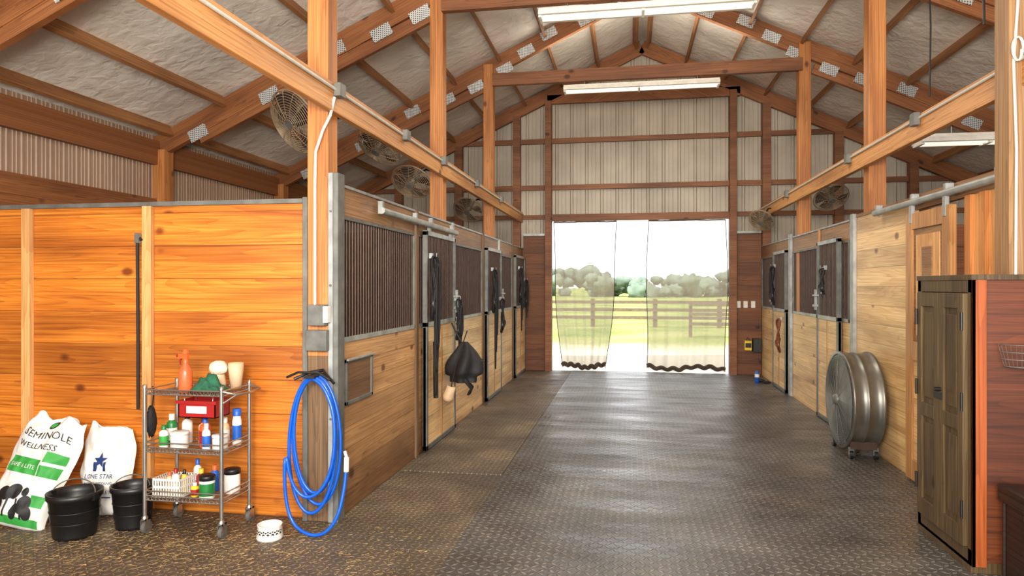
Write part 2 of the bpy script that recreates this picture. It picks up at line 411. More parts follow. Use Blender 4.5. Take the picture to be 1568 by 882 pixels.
# left front partition
b=B('stall_partition_wall')
b.box(SL+.12,-2.187,4.39,4.43,.0,2.17,W_front)
b.box(SL+.12,-2.187,4.36,4.44,2.165,2.195,GALVD)
b.done()
b=B('trim_2')
for x in (-4.38,-3.385): b.box(x-.035,x+.035,4.345,4.39,0.0,2.165,W_stud)
b.done(.003)
b=B('bridle_rack_strap'); 
b.tube([(-3.44,4.335,.72),(-3.44,4.335,1.2),(-3.445,4.335,1.9),(-3.43,4.33,1.95),(-3.41,4.33,1.92)],.011,BLACKM)
b.box(-3.45,-3.42,4.31,4.345,1.9,1.97,GALVD); b.done()
for y in (7.36,10.16):
    b=B('stall_partition_wall'); b.box(SL+.12,-2.16,y-.02,y+.02,0,2.2,W_side); b.done()
    b=B('stall_partition_wall'); b.box(2.5,SR-.12,y-.02,y+.02,0,2.2,W_side); b.done()

# stall fronts
def panel(xf,n,y0,y1,low,header=True,feed=False,name='stall_front_panel'):
    b=B(name)
    def bx(d0,d1,a,c,z0,z1,m):
        xa,xb=xf-n*d0,xf-n*d1; b.box(min(xa,xb),max(xa,xb),a,c,z0,z1,m)
    bx(0,.04,y0,y1,0,1.2,low)
    bx(-.008,.045,y0,y1,1.2,1.235,GALV); bx(-.004,.04,y0,y1,2.06,2.085,GALVD)
    bx(0,.04,y0,y1,2.085,2.28,W_head); bx(-.012,.05,y0,y1,2.28,2.3,GALV)
    k=int((y1-y0-.06)/.052)
    for i in range(k+1):
        yy=y0+.04+i*(y1-y0-.08)/k
        b.cyl((xf-n*.02,yy,1.22),(xf-n*.02,yy,2.07),.0095,BAR,n=7,caps=False)
    for yy in (y0,y1-.03): bx(-.008,.04,yy,yy+.03,1.2,2.085,GALVD)
    if feed:
        for yy in (4.5,4.975): bx(-.018,.0,yy,yy+.025,.76,1.08,GALVD)
        for zz in (.76,1.055): bx(-.018,.0,4.5,5.0,zz,zz+.025,GALVD)
        bx(-.006,.001,4.52,4.98,.78,1.06,W_inset)
        bx(-.035,-.018,4.5,5.0,1.07,1.085,GALV)
    b.done(.002)
def sdoor(xf,n,y0,y1,low,track=True):
    b=B('sliding_stall_door')
    f=xf+n*.022
    def bx(d0,d1,a,c,z0,z1,m):
        xa,xb=f+n*d0,f+n*d1; b.box(min(xa,xb),max(xa,xb),a,c,z0,z1,m)
    bx(0,.03,y0,y1,.03,1.2,low)
    for a,c in ((y0,y0+.045),(y1-.045,y1)): bx(-.004,.04,a,c,.02,2.12,GALVD)
    ym=(y0+y1)/2
    for z in (.02,1.2,2.08): bx(-.004,.04,y0,y1,z,z+.045,GALV if z>1 else GALVD)
    bx(-.002,.035,ym-.02,ym+.02,.05,1.2,W_door)
    k=int((y1-y0-.1)/.052)
    for i in range(1,k):
        yy=y0+.05+i*(y1-y0-.1)/k
        b.cyl((f+n*.018,yy,1.24),(f+n*.018,yy,2.09),.0095,BAR,n=7,caps=False)
    bx(.04,.07,y1-.035,y1-.012,1.3,1.55,GALV); bx(.04,.09,y1-.09,y1-.01,1.34,1.37,GALV); bx(.04,.1,y1-.12,y1-.04,1.47,1.49,GALV)
    if track:
        L=1.5
        b.tube([(f+n*.035,y0-L*.8,2.185),(f+n*.035,y1+.05,2.185)],.028,GALV,10)
        for yy in (y0-L*.78,y0-.3,y0+.2,y1-.1): b.box(min(f,f+n*.04),max(f,f+n*.04),yy-.02,yy+.02,2.16,2.26,GALV)
        for yy in (y0+.15,y1-.15): b.box(min(f,f+n*.03)+.002,max(f,f+n*.03)+.002,yy-.02,yy+.02,2.1,2.19,GALV)
    b.done(.002)
panel(XL,1,4.44,6.1,W_low,feed=True); panel(XL,1,6.14,7.42,W_low,name='stall_back_frame'); sdoor(XL,1,6.28,7.38,W_lowR)
panel(XL,1,7.46,9.05,W_lowR); panel(XL,1,9.09,10.2,W_lowR,name='stall_back_frame'); sdoor(XL,1,9.12,10.18,W_lowR,False)
panel(XL,1,10.26,11.45,W_lowR); panel(XL,1,11.5,12.66,W_lowR,name='stall_back_frame'); sdoor(XL,1,11.5,12.55,W_lowR,False)
b=B('trim_3')
for y,h in ((6.12,2.3),(7.44,2.3),(9.07,2.3),(10.23,2.3),(11.47,2.3)):
    b.box(XL,XL+.02,y-.035,y+.035,0,h,GALV if y in(7.44,10.23) else W_postd)
b.done()
# right
panel(XR,-1,8.95,10.35,W_lowR); panel(XR,-1,7.78,8.9,W_lowR); panel(XR,-1,10.45,11.5,W_lowR); panel(XR,-1,11.55,12.66,W_lowR); 
sdoor(XR,-1,8.0,8.85,W_lowR,False); sdoor(XR,-1,10.55,11.45,W_lowR,False)
b=B('trim_4')
for y in (7.62,10.42): b.box(XR-.04,XR,y-.07,y+.03,0,2.34,GALV)
b.box(XR-.02,XR,8.9,8.95,0,2.3,W_door)
b.done(.003)
b=B('aisle_wood_wall')
b.box(XR,XR+.04,6.12,7.56,0,2.3,W_lowR); b.box(XR-.01,XR+.05,6.12,7.56,2.3,2.33,W_head)
b.done()
b=B('tack_room_partition')
b.box(XR,XR+.04,4.7,5.2,0,2.22,W_stud)
for y in (4.75,4.95,5.15): b.box(XR-.03,XR,y-.04,y+.04,0,2.22,W_post)
b.box(XR,XR+.05,4.65,6.1,2.22,2.34,W_head)
b.done()
b=B('tack_room_door')
x0,x1=XR-.07,XR-.02
for a,c in ((5.32,5.44),(5.98,6.1)): b.box(x0,x1,a,c,.03,2.18,W_door)
for z0,z1 in ((.03,.2),(1.0,1.15),(2.05,2.18)): b.box(x0,x1,5.44,5.98,z0,z1,W_door)
b.box(x0+.015,x1-.01,5.44,5.98,.2,1.0,W_lowR)
b.box(x0+.01,x1-.01,5.5,5.92,1.2,2.0,W_stud); b.box(x0+.003,x1-.015,5.62,5.8,1.4,1.9,W_head)
b.box(x0+.015,x1-.01,5.44,5.98,1.15,2.05,W_head)
b.tube([(2.26,4.65,2.27),(2.26,6.85,2.27)],.028,GALV,12)
for y in (4.7,5.4,6.0,6.8): b.box(2.25,2.309,y-.02,y+.02,2.27,2.34,GALV)
for y in (5.4,6.0): b.box(2.245,2.275,y-.025,y+.025,2.1,2.26,GALV)
b.done(.003)

# fluorescent fixtures
def fluoro(xa,xb,y,z):
    b=B('fluorescent_light')
    b.box(xa,xb,y-.09,y+.09,z,z+.05,WHITEM)
    b.box(xa,xb,y-.13,y-.085,z-.03,z+.015,WHITEM); b.box(xa,xb,y+.085,y+.13,z-.03,z+.015,WHITEM)
    for e in (xa,xb-.03,(xa+xb)/2-.03): b.box(e,e+.03,y-.1,y+.1,z-.05,z,WHITEM)
    for dy in (-.045,.045):
        b.cyl((xa+.03,y+dy,z-.028),((xa+xb)/2-.03,y+dy,z-.028),.018,TUBE,n=10)
        b.cyl(((xa+xb)/2,y+dy,z-.028),(xb-.03,y+dy,z-.028),.018,TUBE,n=10)
    for e in (xa+.3,xb-.3): b.cyl((e,y,z+.05),(e,y,z+.13),.006,GALV,n=6)
    b.done(.003)
fluoro(-.94,1.26,7.22,4.47); fluoro(-.94,1.26,10.02,4.47)
b=fluoro(2.72,3.95,7.1,2.98)

# basket fans
BARF=plain('fan_guard_wire',(160,138,112),.4,.3,.15)
def fan(c,face,Rr=.24,arm=None):
    b=B('barn_fan'); z=Vector(face).normalized(); q=z.to_track_quat('Z','Y'); b.M=Matrix.Translation(c)@q.to_matrix().to_4x4()
    for i in range(1,14):
        r=Rr*i/13; h=.075-.05*(i/13)**2
        b.ring((0,0,h),r,.003,BARF,n=28,k=4); 
        if i%2==0: b.ring((0,0,-h),r,.0022,BARF,n=28,k=4)
    b.ring((0,0,0),Rr,.008,BARF,n=32)
    for i in range(14):
        t=2*math.pi*i/14; cs,sn=math.cos(t),math.sin(t)
        for sg in (1,-1):
            b.tube([(cs*Rr*k,sn*Rr*k,sg*(.078-.05*k*k)) for k in (.1,.4,.7,1)]+[(cs*Rr,sn*Rr,0)],.0025,BARF,4)
    b.cyl((0,0,.07),(0,0,.085),.04,GALVD); b.cyl((0,0,-.17),(0,0,-.03),.055,BLACK); b.cyl((0,0,-.03),(0,0,.03),.03,GALVD)
    for i in range(4):
        t=2*math.pi*i/4
        def bl(u,v,t=t):
            r=.03+u*(Rr-.05); w=(v-.5)*(.6 if u<.1 else .95)
            return (r*math.cos(t+w),r*math.sin(t+w),(v-.5)*.05)
        b.grid(bl,6,5,BAR)
    if arm is not None:
        b.M=Matrix.Identity(4)
        cc=Vector(c)-z*.12; b.tube([cc,(cc+Vector(arm))/2+Vector((0,0,.05)),arm],.014,BLACK)
    return b.done()
fan((-2.76,5.35,2.98),(-.4,-.7,-.5),.27,(-2.01,5.5,2.9))
fan((-2.40,6.35,2.95),(-.3,-.5,-.8),.225,(-2.01,6.4,2.9))
fan((-2.48,7.6,2.80),(-.1,-.62,-.7),.235,(-2.17,7.6,2.9))
fan((-2.43,10.2,2.76),(-.1,-.65,-.65),.23,(-2.17,10.2,2.9))
fan((2.85,10.4,2.86),(.1,-.6,-.7),.24,(2.5,10.3,2.9))
fan((2.12,11.6,2.66),(-.4,-.5,-.6),.2,(2.28,11.6,2.85))

# cords hanging
b=B('hanging_cord')
b.tube([(2.75,6.9,3.35),(2.76,6.9,4.0),(2.74,6.9,R(2.74)-.12)],.008,BLACK); b.done()
b=B('hanging_cord'); b.tube([(2.28,4.9,3.3),(2.27,4.9,3.8),(2.28,4.9,R(2.28)-.12)],.008,BLACK); b.done()

# curtains
def cm():
    m=bpy.data.materials.new('mesh_curtain_fabric'); m.use_nodes=True; nt=m.node_tree; nt.nodes.clear()
    o=nt.nodes.new('ShaderNodeOutputMaterial'); t=nt.nodes.new('ShaderNodeBsdfTransparent'); d=nt.nodes.new('ShaderNodeBsdfDiffuse'); tr=nt.nodes.new('ShaderNodeBsdfTranslucent')
    d.inputs[0].default_value=lin((176,164,148)); tr.inputs[0].default_value=lin((138,128,114)); t.inputs[0].default_value=(1,1,1,1)
    a=nt.nodes.new('ShaderNodeMixShader'); a.inputs[0].default_value=.5; nt.links.new(d.outputs[0],a.inputs[1]); nt.links.new(tr.outputs[0],a.inputs[2])
    c=nt.nodes.new('ShaderNodeMixShader'); nt.links.new(t.outputs[0],c.inputs[1]); nt.links.new(a.outputs[0],c.inputs[2])
    lw=nt.nodes.new('ShaderNodeLayerWeight'); lw.inputs[0].default_value=.35
    f=MA(nt,'MULTIPLY_ADD',lw.outputs['Facing'],.35,.64); nt.links.new(f,c.inputs[0])
    nt.links.new(c.outputs[0],o.inputs[0]); return m
CURT=cm(); HEM=plain('curtain_hem',(66,52,44),.8,0,.3,20)
def curtain(xt0,xt1,xb0,xb1,ph,bunch):
    b=B('mesh_curtain'); H=2.8
    def f(u,v):
        z=H*(1-v); k=v**1.6
        if v>.93: k+= (v-.93)*bunch
        x0=xt0+(xb0-xt0)*k; x1=xt1+(xb1-xt1)*k
        x=x0+(x1-x0)*u+.02*math.sin(v*7+ph+u*3)
        amp=.012+.03*v
        y=YF+.12+amp*math.sin(u*23+ph+math.sin(v*3+ph)*1.2)+.03*math.sin(u*9+v*4)+.006*math.sin(u*61+ph*2)
        return (x,y,z+.03*math.sin(u*8+ph)*v*v*(v>.5)+.04*v)
    b.grid(f,150,50,CURT)
    pts=[f(u/80,.985) for u in range(81)]
    b.tube([(p[0],p[1]-.01,max(.05,p[2])+.02*math.sin(i*.5)) for i,p in enumerate(pts)],.036,HEM,7,flat=1.2)
    for sd in (0.0,1.0): b.tube([f(sd,v/40) for v in range(41)],.007,HEM,5)
    b.tube([f(u/60,.0) for u in range(61)],.012,HEM,5)
    b.done()
curtain(-1.42,-.22,-1.26,-.42,.5,.15); curtain(.34,1.76,.32,1.73,2.1,0)
b=B('curtain_rod'); b.cyl((DX0-.02,YF+.1,2.86),(DX1+.02,YF+.1,2.86),.018,GALVD); b.done()

# outside
def grass():
    m,nt,b=newmat('pasture_grass'); P,x,y,z=POS(nt)
    n=NO(nt,P,.35,6,.3); n2=NO(nt,P,6,5)
    f=MA(nt,'ADD',MA(nt,'MULTIPLY',n,.65),MA(nt,'MULTIPLY',n2,.35))
    col=RAMP(nt,f,[(.35,lin((108,128,70))),(.5,lin((140,152,88))),(.66,lin((172,170,120)))])
    sand=RAMP(nt,MA(nt,'ADD',MA(nt,'MULTIPLY',y,.02),MA(nt,'MULTIPLY',n,.12)),[(.39,(1,1,1,1)),(.46,(0,0,0,1))])
    col=MIX(nt,sand,col,lin((226,218,198))); nt.links.new(col,b.inputs['Base Color']); b.inputs['Roughness'].default_value=1
    b.inputs['Specular IOR Level'].default_value=0
    return m
b=B('pasture_ground'); b.add([(-300,YF,-.02),(300,YF,-.02),(300,400,-.02),(-300,400,-.02)],[(0,1,2,3)],grass()); b.done()
TREE=plain('tree_foliage_hazed',(116,132,116),1,0,.25,.8)  # foliage colour paled and greyed to stand for distance haze
b=B('tree_line')
for i in range(420):
    x=random.uniform(-60,70); y=random.uniform(93,108)
    env=2.4+1.4*noise.noise(Vector((x*.09,3,1)))+(1.3 if x<-3 else 0)+(.7 if x>12 else 0)
    zz=random.uniform(.1,1)*env
    b.blob((x,y,zz),random.uniform(.6,1.2),TREE,.6,2.6,10,(1.2,.9,.9))
b.done()
FEN=plain('fence_wood',(112,98,80),.9,0,.2)
b=B('pasture_fence')
for i in range(-8,12):
    x=1.0+i*2.4; b.box(x-.08,x+.08,26.9,27.05,-.02,1.08,FEN)
for z in (.35,.65,.95): b.box(-18.2,27.4,26.86,26.9,z-.06,z+.06,FEN)
b.done()
b=B('pasture_fence')
for i in range(8): b.box(1.9+i*1.2-.05,1.9+i*1.2+.05,21.95,22.05,-.02,1.1,FEN)
for z in (.4,.7,1.0): b.box(1.85,10.4,21.9,21.95,z-.05,z+.05,FEN)
b.done()

# ------------------------------------------------ drum fan
DRUM=plain('drum_steel',(112,109,102),.36,.65,.25,5)
b=B('drum_fan'); c=(1.975,6.95,.515); ax=(1,0,0)
b.lathe([(.43,0),(.455,.0),(.455,.02),(.44,.03),(.44,.12),(.447,.125),(.447,.14),(.44,.145),(.44,.24),(.455,.25),(.455,.27),(.43,.27)],c,DRUM,48,ax)
b.lathe([(.05,-.018),(.2,-.012),(.36,-.004),(.43,.008)],c,DRUM,48,ax)
b.lathe([(.43,.262),(.2,.275),(.001,.28)],c,DRUM,48,ax)
for i in range(3,28): b.ring((c[0]-.019+.012*(i/28)**2,c[1],c[2]),.43*i/28,.0028,GALVD,ax,40,4)
for i in range(12):
    t=2*math.pi*i/12; b.tube([(c[0]-.022,c[1]+math.cos(t)*.06,c[2]+math.sin(t)*.06),(c[0]-.004,c[1]+math.cos(t)*.43,c[2]+math.sin(t)*.43)],.0035,GALVD,4)
b.lathe([(.001,-.05),(.04,-.048),(.055,-.02),(.055,0)],c,GALVD,20,ax)
for dy in (-.26,.26):
    b.box(c[0]+.02,c[0]+.25,c[1]+dy-.015,c[1]+dy+.015,.1,.17,BAR)
    for dx in (.03,.24):
        b.cyl((c[0]+dx-.015,c[1]+dy,.052),(c[0]+dx+.015,c[1]+dy,.052),.04,BLACK)
        b.box(c[0]+dx-.022,c[0]+dx+.022,c[1]+dy-.012,c[1]+dy+.012,.05,.12,GALVD)
b.done()

# ------------------------------------------------ cabinet
b=B('tall_wooden_cabinet'); X0,X1,Ya,Yb,H=1.86,2.19,4.13,4.84,1.66
b.box(X0+.02,X1,Ya+.012,Yb,.05,H-.03,W_cabr)
b.box(X0-.005,X1+.01,Ya-.005,Yb+.01,H-.03,H,W_cab); b.box(X0+.0,X1+.01,Ya+.01,Yb,0.013,.07,W_cab)
b.box(X0,X0+.02,Ya,Yb,.05,.14,W_cab); b.box(X0,X0+.02,Ya,Yb,H-.1,H-.03,W_cab)
for y in (Ya,Yb-.045): b.box(X0,X0+.02,y,y+.045,.05,H-.03,W_cab)
b.box(X0+.0,X0+.075,Ya,Ya+.012,.05,H-.03,W_cabs); b.box(X1-.06,X1,Ya,Ya+.012,.05,H-.03,W_cabs)
ym=(Ya+Yb)/2
for a,c in ((Ya+.05,ym-.003),(ym+.003,Yb-.05)):
    b.box(X0-.01,X0+.012,a,c,.145,H-.105,W_cab)
    f=.06
    b.box(X0-.025,X0-.01,a,a+f,.145,H-.105,W_cab); b.box(X0-.025,X0-.01,c-f,c,.145,H-.105,W_cab)
    for z0,z1 in ((.145,.25),(.78,.86),(H-.19,H-.105)): b.box(X0-.0249,X0-.01,a+f,c-f,z0,z1,W_cab)
    for z0,z1 in ((.29,.74),(.9,H-.23)): b.box(X0-.018,X0-.01,a+f+.03,c-f-.03,z0,z1,W_cab)
    hy=a if a<ym-.1 and c<ym else c
    for z in (.35,.95,1.4): b.cyl((X0-.03,hy,z-.05),(X0-.03,hy,z+.05),.008,BLACK,n=8)
b.cyl((X0-.06,ym-.03,.98),(X0-.025,ym-.03,.98),.013,BLACK,n=10); b.box(X0-.032,X0-.024,ym-.05,ym+.05,.92,.96,BLACK)
# wire basket screwed to the cabinet side
for z,r in ((1.28,.11),(1.24,.105),(1.2,.095),(1.16,.08)):
    b.tube([(2.1+math.cos(t)*r,4.128-abs(math.sin(t))*r*1.1,z) for t in [math.pi*i/14 for i in range(15)]],.003,GALVD,5)
for i in range(15):
    t=math.pi*i/14; b.tube([(2.1+math.cos(t)*.11,4.128-abs(math.sin(t))*.12,1.28),(2.1+math.cos(t)*.08,4.128-abs(math.sin(t))*.09,1.16),(2.1,4.128,1.155)],.002,GALVD,4)
b.done(.003)
b=B('wicker_trunk'); b.box(1.985,2.5,3.5,4.07,0.013,.44,WICK); b.box(1.965,2.52,3.48,4.09,.44,.53,WICK)
for y in (3.5,3.78,4.05): b.box(1.975,1.99,y-.012,y+.012,0.013,.44,WICK)
b.box(1.955,1.972,3.72,3.82,.4,.48,GALVD)
b.done(.01)

# ------------------------------------------------ hose
b=B('garden_hose'); pts=[]
N=4
for i in range(N*40+1):
    t=i/40*2*math.pi; k=i/40
    rx=.15+.014*math.sin(k*2.3); rz=.375+.035*math.sin(k*1.7+1)+.012*k
    cx=-2.03+.015*math.sin(k*3.1); zt=1.0-.012*abs(math.sin(k*4))
    pts.append((cx+rx*math.sin(t), 4.225-.012*math.sin(k*1.1)-.016*k, zt-rz+rz*math.cos(t)))
l=pts[-1]
for p in [(l[0]+.09,l[1]-.01,.93),(-1.87,4.15,.75),(-1.87,4.13,.45),(-1.95,4.12,.27),(-2.06,4.11,.22),(-2.15,4.1,.32),(-2.19,4.1,.55),(-2.19,4.09,.27),(-2.14,4.08,.08),(-2.02,4.05,.016),(-1.9,4.05,.02),(-1.81,4.06,.13),(-1.785,4.1,.3),(-1.78,4.12,.42)]: pts.append(p)
def smooth(P,it=2):
    P=[Vector(p) for p in P]
    for _ in range(it):
        Q=[P[0]]
        for a,c in zip(P[:-1],P[1:]): Q+= [a*.75+c*.25,a*.25+c*.75]
        Q.append(P[-1]); P=Q
    return P
tail=smooth(pts[-16:],2); b.tube(pts[:-16]+tail,.0115,BLUEH,8)
b.cyl((-1.78,4.12,.41),(-1.78,4.125,.50),.016,WHITE); b.cyl((-1.78,4.125,.5),(-1.79,4.12,.54),.01,WHITE)
b.tube([(-2.18,4.2,.98),(-2.1,4.24,1.02),(-2.03,4.32,1.03),(-1.98,4.24,1.02),(-1.9,4.2,.96)],.01,BLACK)
b.tube([(-2.2,4.14,1.0),(-2.12,4.14,1.035),(-1.98,4.14,1.035),(-1.9,4.14,.99)],.008,BLACK); b.box(-2.08,-2.01,4.14,4.325,.995,1.01,BLACK)
b.done()

# ------------------------------------------------ utility cart
cx0,cx1,cy0,cy1=-3.07,-2.53,3.93,4.25
b=B('utility_cart')
for x in (cx0,cx1):
    for y in (cy0,cy1):
        b.cyl((x,y,.1),(x,y,.95),.0125,CHROME,n=10); b.lathe([(.001,.965),(.014,.96),(.014,.94)],(x,y,0),CHROME,10)
        b.lathe([(.02,.09),(.02,.11),(.013,.12)],(x,y,0),CHROME,10)
        b.box(x-.018,x-.014,y-.02,y+.03,.03,.1,CHROME); b.box(x+.014,x+.018,y-.02,y+.03,.03,.1,CHROME); b.box(x-.018,x+.018,y-.02,y+.03,.09,.1,CHROME)
        b.cyl((x-.012,y+.015,.04),(x+.012,y+.015,.04),.04,RUBW,n=18)
for z,hi in ((.90,0),(.53,.06),(.22,.06)):
    loops=[z,z+.03]+([z+hi] if hi else [])
    for zz in loops:
        b.tube([(cx0,cy0,zz),(cx1,cy0,zz)],.0045,CHROME,6);b.tube([(cx0,cy1,zz),(cx1,cy1,zz)],.0045,CHROME,6)
        b.tube([(cx0,cy0,zz),(cx0,cy1,zz)],.0045,CHROME,6);b.tube([(cx1,cy0,zz),(cx1,cy1,zz)],.0045,CHROME,6)
    for i in range(1,22):
        x=cx0+(cx1-cx0)*i/22; b.tube([(x,cy0,z+.03),(x,cy0,z+.005),(x,cy1,z+.005),(x,cy1,z+.03)],.002,CHROME,4)
    for i in (1,2): y=cy0+(cy1-cy0)*i/3; b.tube([(cx0,y,z),(cx1,y,z)],.004,CHROME,5)
    for i in range(20):
        x=cx0+(cx1-cx0)*i/20; xn=cx0+(cx1-cx0)*(i+.5)/20
        b.tube([(x,cy0,z),(xn,cy0,z+.03),(x+(cx1-cx0)/20,cy0,z)],.002,CHROME,4)
b.tube([(cx1,cy0,.93),(cx1+.09,cy0+.02,.91),(cx1+.1,cy0+.15,.905),(cx1+.09,cy1-.02,.91),(cx1,cy1,.93)],.008,CHROME,8)
b.tube([(cx1,cy0,.85),(cx1+.09,cy0+.02,.91)],.006,CHROME,6)
b.done()
zt,zm,zb=.908,.538,.228
def bottle(name,x,y,z,r,h,mat,cap,label=None,neck=.45):
    b=B(name); hb=h*.74; y-=.025
    b.lathe([(.001,0),(r*.92,0),(r,.008),(r,hb*.9),(r*.85,hb),(r*neck,hb+h*.05),(r*neck,hb+h*.09)],(x,y,z),mat,20)
    b.lathe([(r*neck*1.15,hb+h*.07),(r*neck*1.15,h),(r*neck*.9,h*1.01),(.001,h*1.01)],(x,y,z),cap,16)
    if label: b.lathe([(r*1.012,hb*.2),(r*1.012,hb*.75)],(x,y,z),label,20)
    b.done()
def jar(name,x,y,z,r,h,mat,lid,label=None):
    b=B(name); y-=.025
    b.lathe([(.001,0),(r*.95,0),(r,.006),(r,h*.82)],(x,y,z),mat,24)
    b.lathe([(r,h*.8),(r*1.06,h*.8),(r*1.06,h*.97),(r*1.0,h),(.001,h)],(x,y,z),lid,24)
    if label: b.lathe([(r*1.012,h*.15),(r*1.012,h*.68)],(x,y,z),label,24)
    b.done()
b=B('spray_bottle'); p=(-2.83,4.0,zt)
b.lathe([(.001,0),(.038,0),(.042,.01),(.042,.12),(.036,.15),(.018,.18),(.015,.2)],p,ORL,20)
b.lathe([(.018,.19),(.018,.215),(.013,.22)],p,ORANGE,14)
b.box(p[0]-.045,p[0]+.02,p[1]-.012,p[1]+.012,p[2]+.22,p[2]+.25,ORANGE); b.cyl((p[0]-.045,p[1],p[2]+.236),(p[0]-.062,p[1],p[2]+.236),.009,RED)
b.tube([(p[0]-.025,p[1],p[2]+.225),(p[0]-.04,p[1],p[2]+.2),(p[0]-.038,p[1],p[2]+.175)],.005,RED); b.lathe([(.022,.252),(.016,.275),(.001,.28)],p,ORANGE,14); b.done()
b=B('green_cloth')
def gc(u,v):
    x=-2.785+u*.22; y=3.94+v*.15; h=.012+.09*math.sin(u*math.pi)*math.sin(v*math.pi)*(1+.9*noise.noise(Vector((u*5,v*5,2))))
    return (x,y,zt+.004+h)
b.grid(gc,24,18,GREENC); b.done()
b=B('grooming_brush'); b.blob((-2.70,4.16,zt+.14),.062,CREAM,.12,2,20,(1,.9,.8)); b.lathe([(.001,.0),(.045,0),(.05,.04),(.04,.1)],(-2.70,4.16,zt+.0),TAN,18); b.done()
b=B('plastic_tumbler'); b.lathe([(.001,0),(.035,0),(.048,.12),(.05,.17),(.046,.17),(.032,.02)],(-2.585,4.18,zt+.005),TAN,22); b.done()
def basket(name,x0,x1,y0,y1,z0,z1,mat):
    b=B(name); t=.004
    b.box(x0,x1,y0,y1,z0,z0+t,mat)
    for zz in (z1-.012,(z0+z1)/2,z0):
        b.box(x0-.004,x1+.004,y0-.004,y0,zz,zz+.014,mat);b.box(x0-.004,x1+.004,y1,y1+.004,zz,zz+.014,mat);b.box(x0-.004,x0,y0,y1,zz,zz+.014,mat);b.box(x1,x1+.004,y0,y1,zz,zz+.014,mat)
    k=int((x1-x0)/.018)
    for i in range(k+1):
        x=x0+(x1-x0)*i/k
        b.box(x-.004,x+.004,y0-.003,y0,z0,z1,mat);b.box(x-.004,x+.004,y1,y1+.003,z0,z1,mat)
    k=int((y1-y0)/.018)
    for i in range(k+1):
        y=y0+(y1-y0)*i/k
        b.box(x0-.003,x0,y-.004,y+.004,z0,z1,mat);b.box(x1,x1+.003,y-.004,y+.004,z0,z1,mat)
    return b
b=B('red_tote'); x0,x1,y0,y1=-2.86,-2.6,3.97,4.13; z0,z1=.75,.86
b.box(x0,x1,y0,y1,z0,z0+.006,RED)
for a in ((x0,x1,y0,y0+.006),(x0,x1,y1-.006,y1),(x0,x0+.006,y0,y1),(x1-.006,x1,y0,y1)): b.box(*a,z0,z1,RED)
b.box(x0-.012,x1+.012,y0-.012,y0,z1-.02,z1,RED); b.box(x0+.06,x1-.06,y0-.004,y0,z0+.03,z0+.075,WHITE)
for xx in (x0+.03,x1-.03): b.tube([(xx,y0+.02,z1-.02),(xx,y0+.02,.903),(xx,y1-.02,.903),(xx,y1-.02,z1-.02)],.003,CHROME,5)
b.done()
bottle('shampoo_bottle',-3.02,4.15,zm,.034,.2,DKGREEN,WHITE,WHITE)
bottle('white_bottle',-2.94,4.2,zm,.034,.2,WHITE,BLACK)
bottle('white_bottle',-2.99,4.03,zm,.028,.15,WHITE,DKGREEN,GREEN)
jar('supplement_tub',-2.89,4.05,zm,.056,.11,WHITE,WHITE,None)
bottle('coat_spray_bottle',-2.74,4.1,zm,.036,.2,ORANGE,BLUE,RED)
bottle('liniment_bottle',-2.82,4.2,zm,.03,.17,WHITE,RED,ORANGE)
bottle('lotion_bottle',-2.685,4.03,zm,.026,.17,WHITE,WHITE,BLUE)
bottle('lotion_bottle',-2.575,4.2,zm,.03,.24,WHITE,BLUE,BLUE,.8)
bottle('lotion_bottle',-2.66,4.2,zm,.028,.18,TAN,WHITE,WHITE)
jar('ointment_tub',-2.6,4.05,zm,.048,.1,WHITE,WHITE)
b=basket('plastic_basket',-3.04,-2.85,3.97,4.13,zb,zb+.12,WHITE); b.done()
bottle('small_bottle',-3.0,4.1,zb+.006,.022,.13,TAN,ORANGE); bottle('small_bottle',-2.94,4.08,zb+.006,.024,.16,WHITE,RED); bottle('small_bottle',-2.89,4.1,zb+.006,.02,.15,YEL,BLACK)
bottle('small_bottle',-2.81,4.16,zb,.03,.15,RED,YEL); bottle('small_bottle',-2.78,4.05,zb,.025,.09,YEL,WHITE,RED)
bottle('small_bottle',-2.73,4.19,zb,.03,.17,BLUE,ORANGE); bottle('small_bottle',-2.87,4.21,zb,.026,.2,WHITE,BLUE)
jar('ointment_tub',-2.68,4.03,zb,.048,.15,WHITE,BLACK,DKGREEN); jar('supplement_tub',-2.59,4.17,zb,.05,.16,WHITE,BLACK,WHITE)
b=B('body_brush'); b.blob((-3.115,4.05,.70),.045,BLACKM,.3,3,14,(.6,.9,2.2)); b.tube([(-3.11,4.05,.78),(-3.095,4.05,.9),(-3.09,4.03,.935)],.005,BLACKM); b.done()

# ------------------------------------------------ buckets, bowl
def bucket(x,y,r,h):
    b=B('rubber_bucket')
    b.lathe([(.001,.003),(r*.76,.0),(r*.79,.02),(r*.94,h*.86),(r*1.0,h*.87),(r*1.02,h),(r*.96,h),(r*.92,h*.85),(r*.75,.03),(.001,.03)],(x,y,0),BLACK,36)
    for zz in (.35,.6): b.ring((x,y,h*zz),r*(.79+.17*zz),.004,BLACK,n=36,k=5)
    b.tube([(x+r*math.cos(t),y-.02+math.sin(t)*r*.35,h*.93+math.sin(t)*r*.55) for t in [math.pi*i/16 for i in range(17)]],.004,GALVD,6)
    for sx in (-1,1): b.box(x+sx*r-.012,x+sx*r+.012,y-.03,y+.01,h*.84,h*.98,BLACK)
    b.done()
bucket(-3.50,3.84,.158,.285); bucket(-3.25,4.05,.135,.28)
b=B('dog_bowl'); p=(-2.24,4.0,0)
b.lathe([(.001,.004),(.078,.0),(.082,.01),(.074,.085),(.078,.092),(.07,.094),(.06,.03),(.001,.025)],p,WHITE,30)
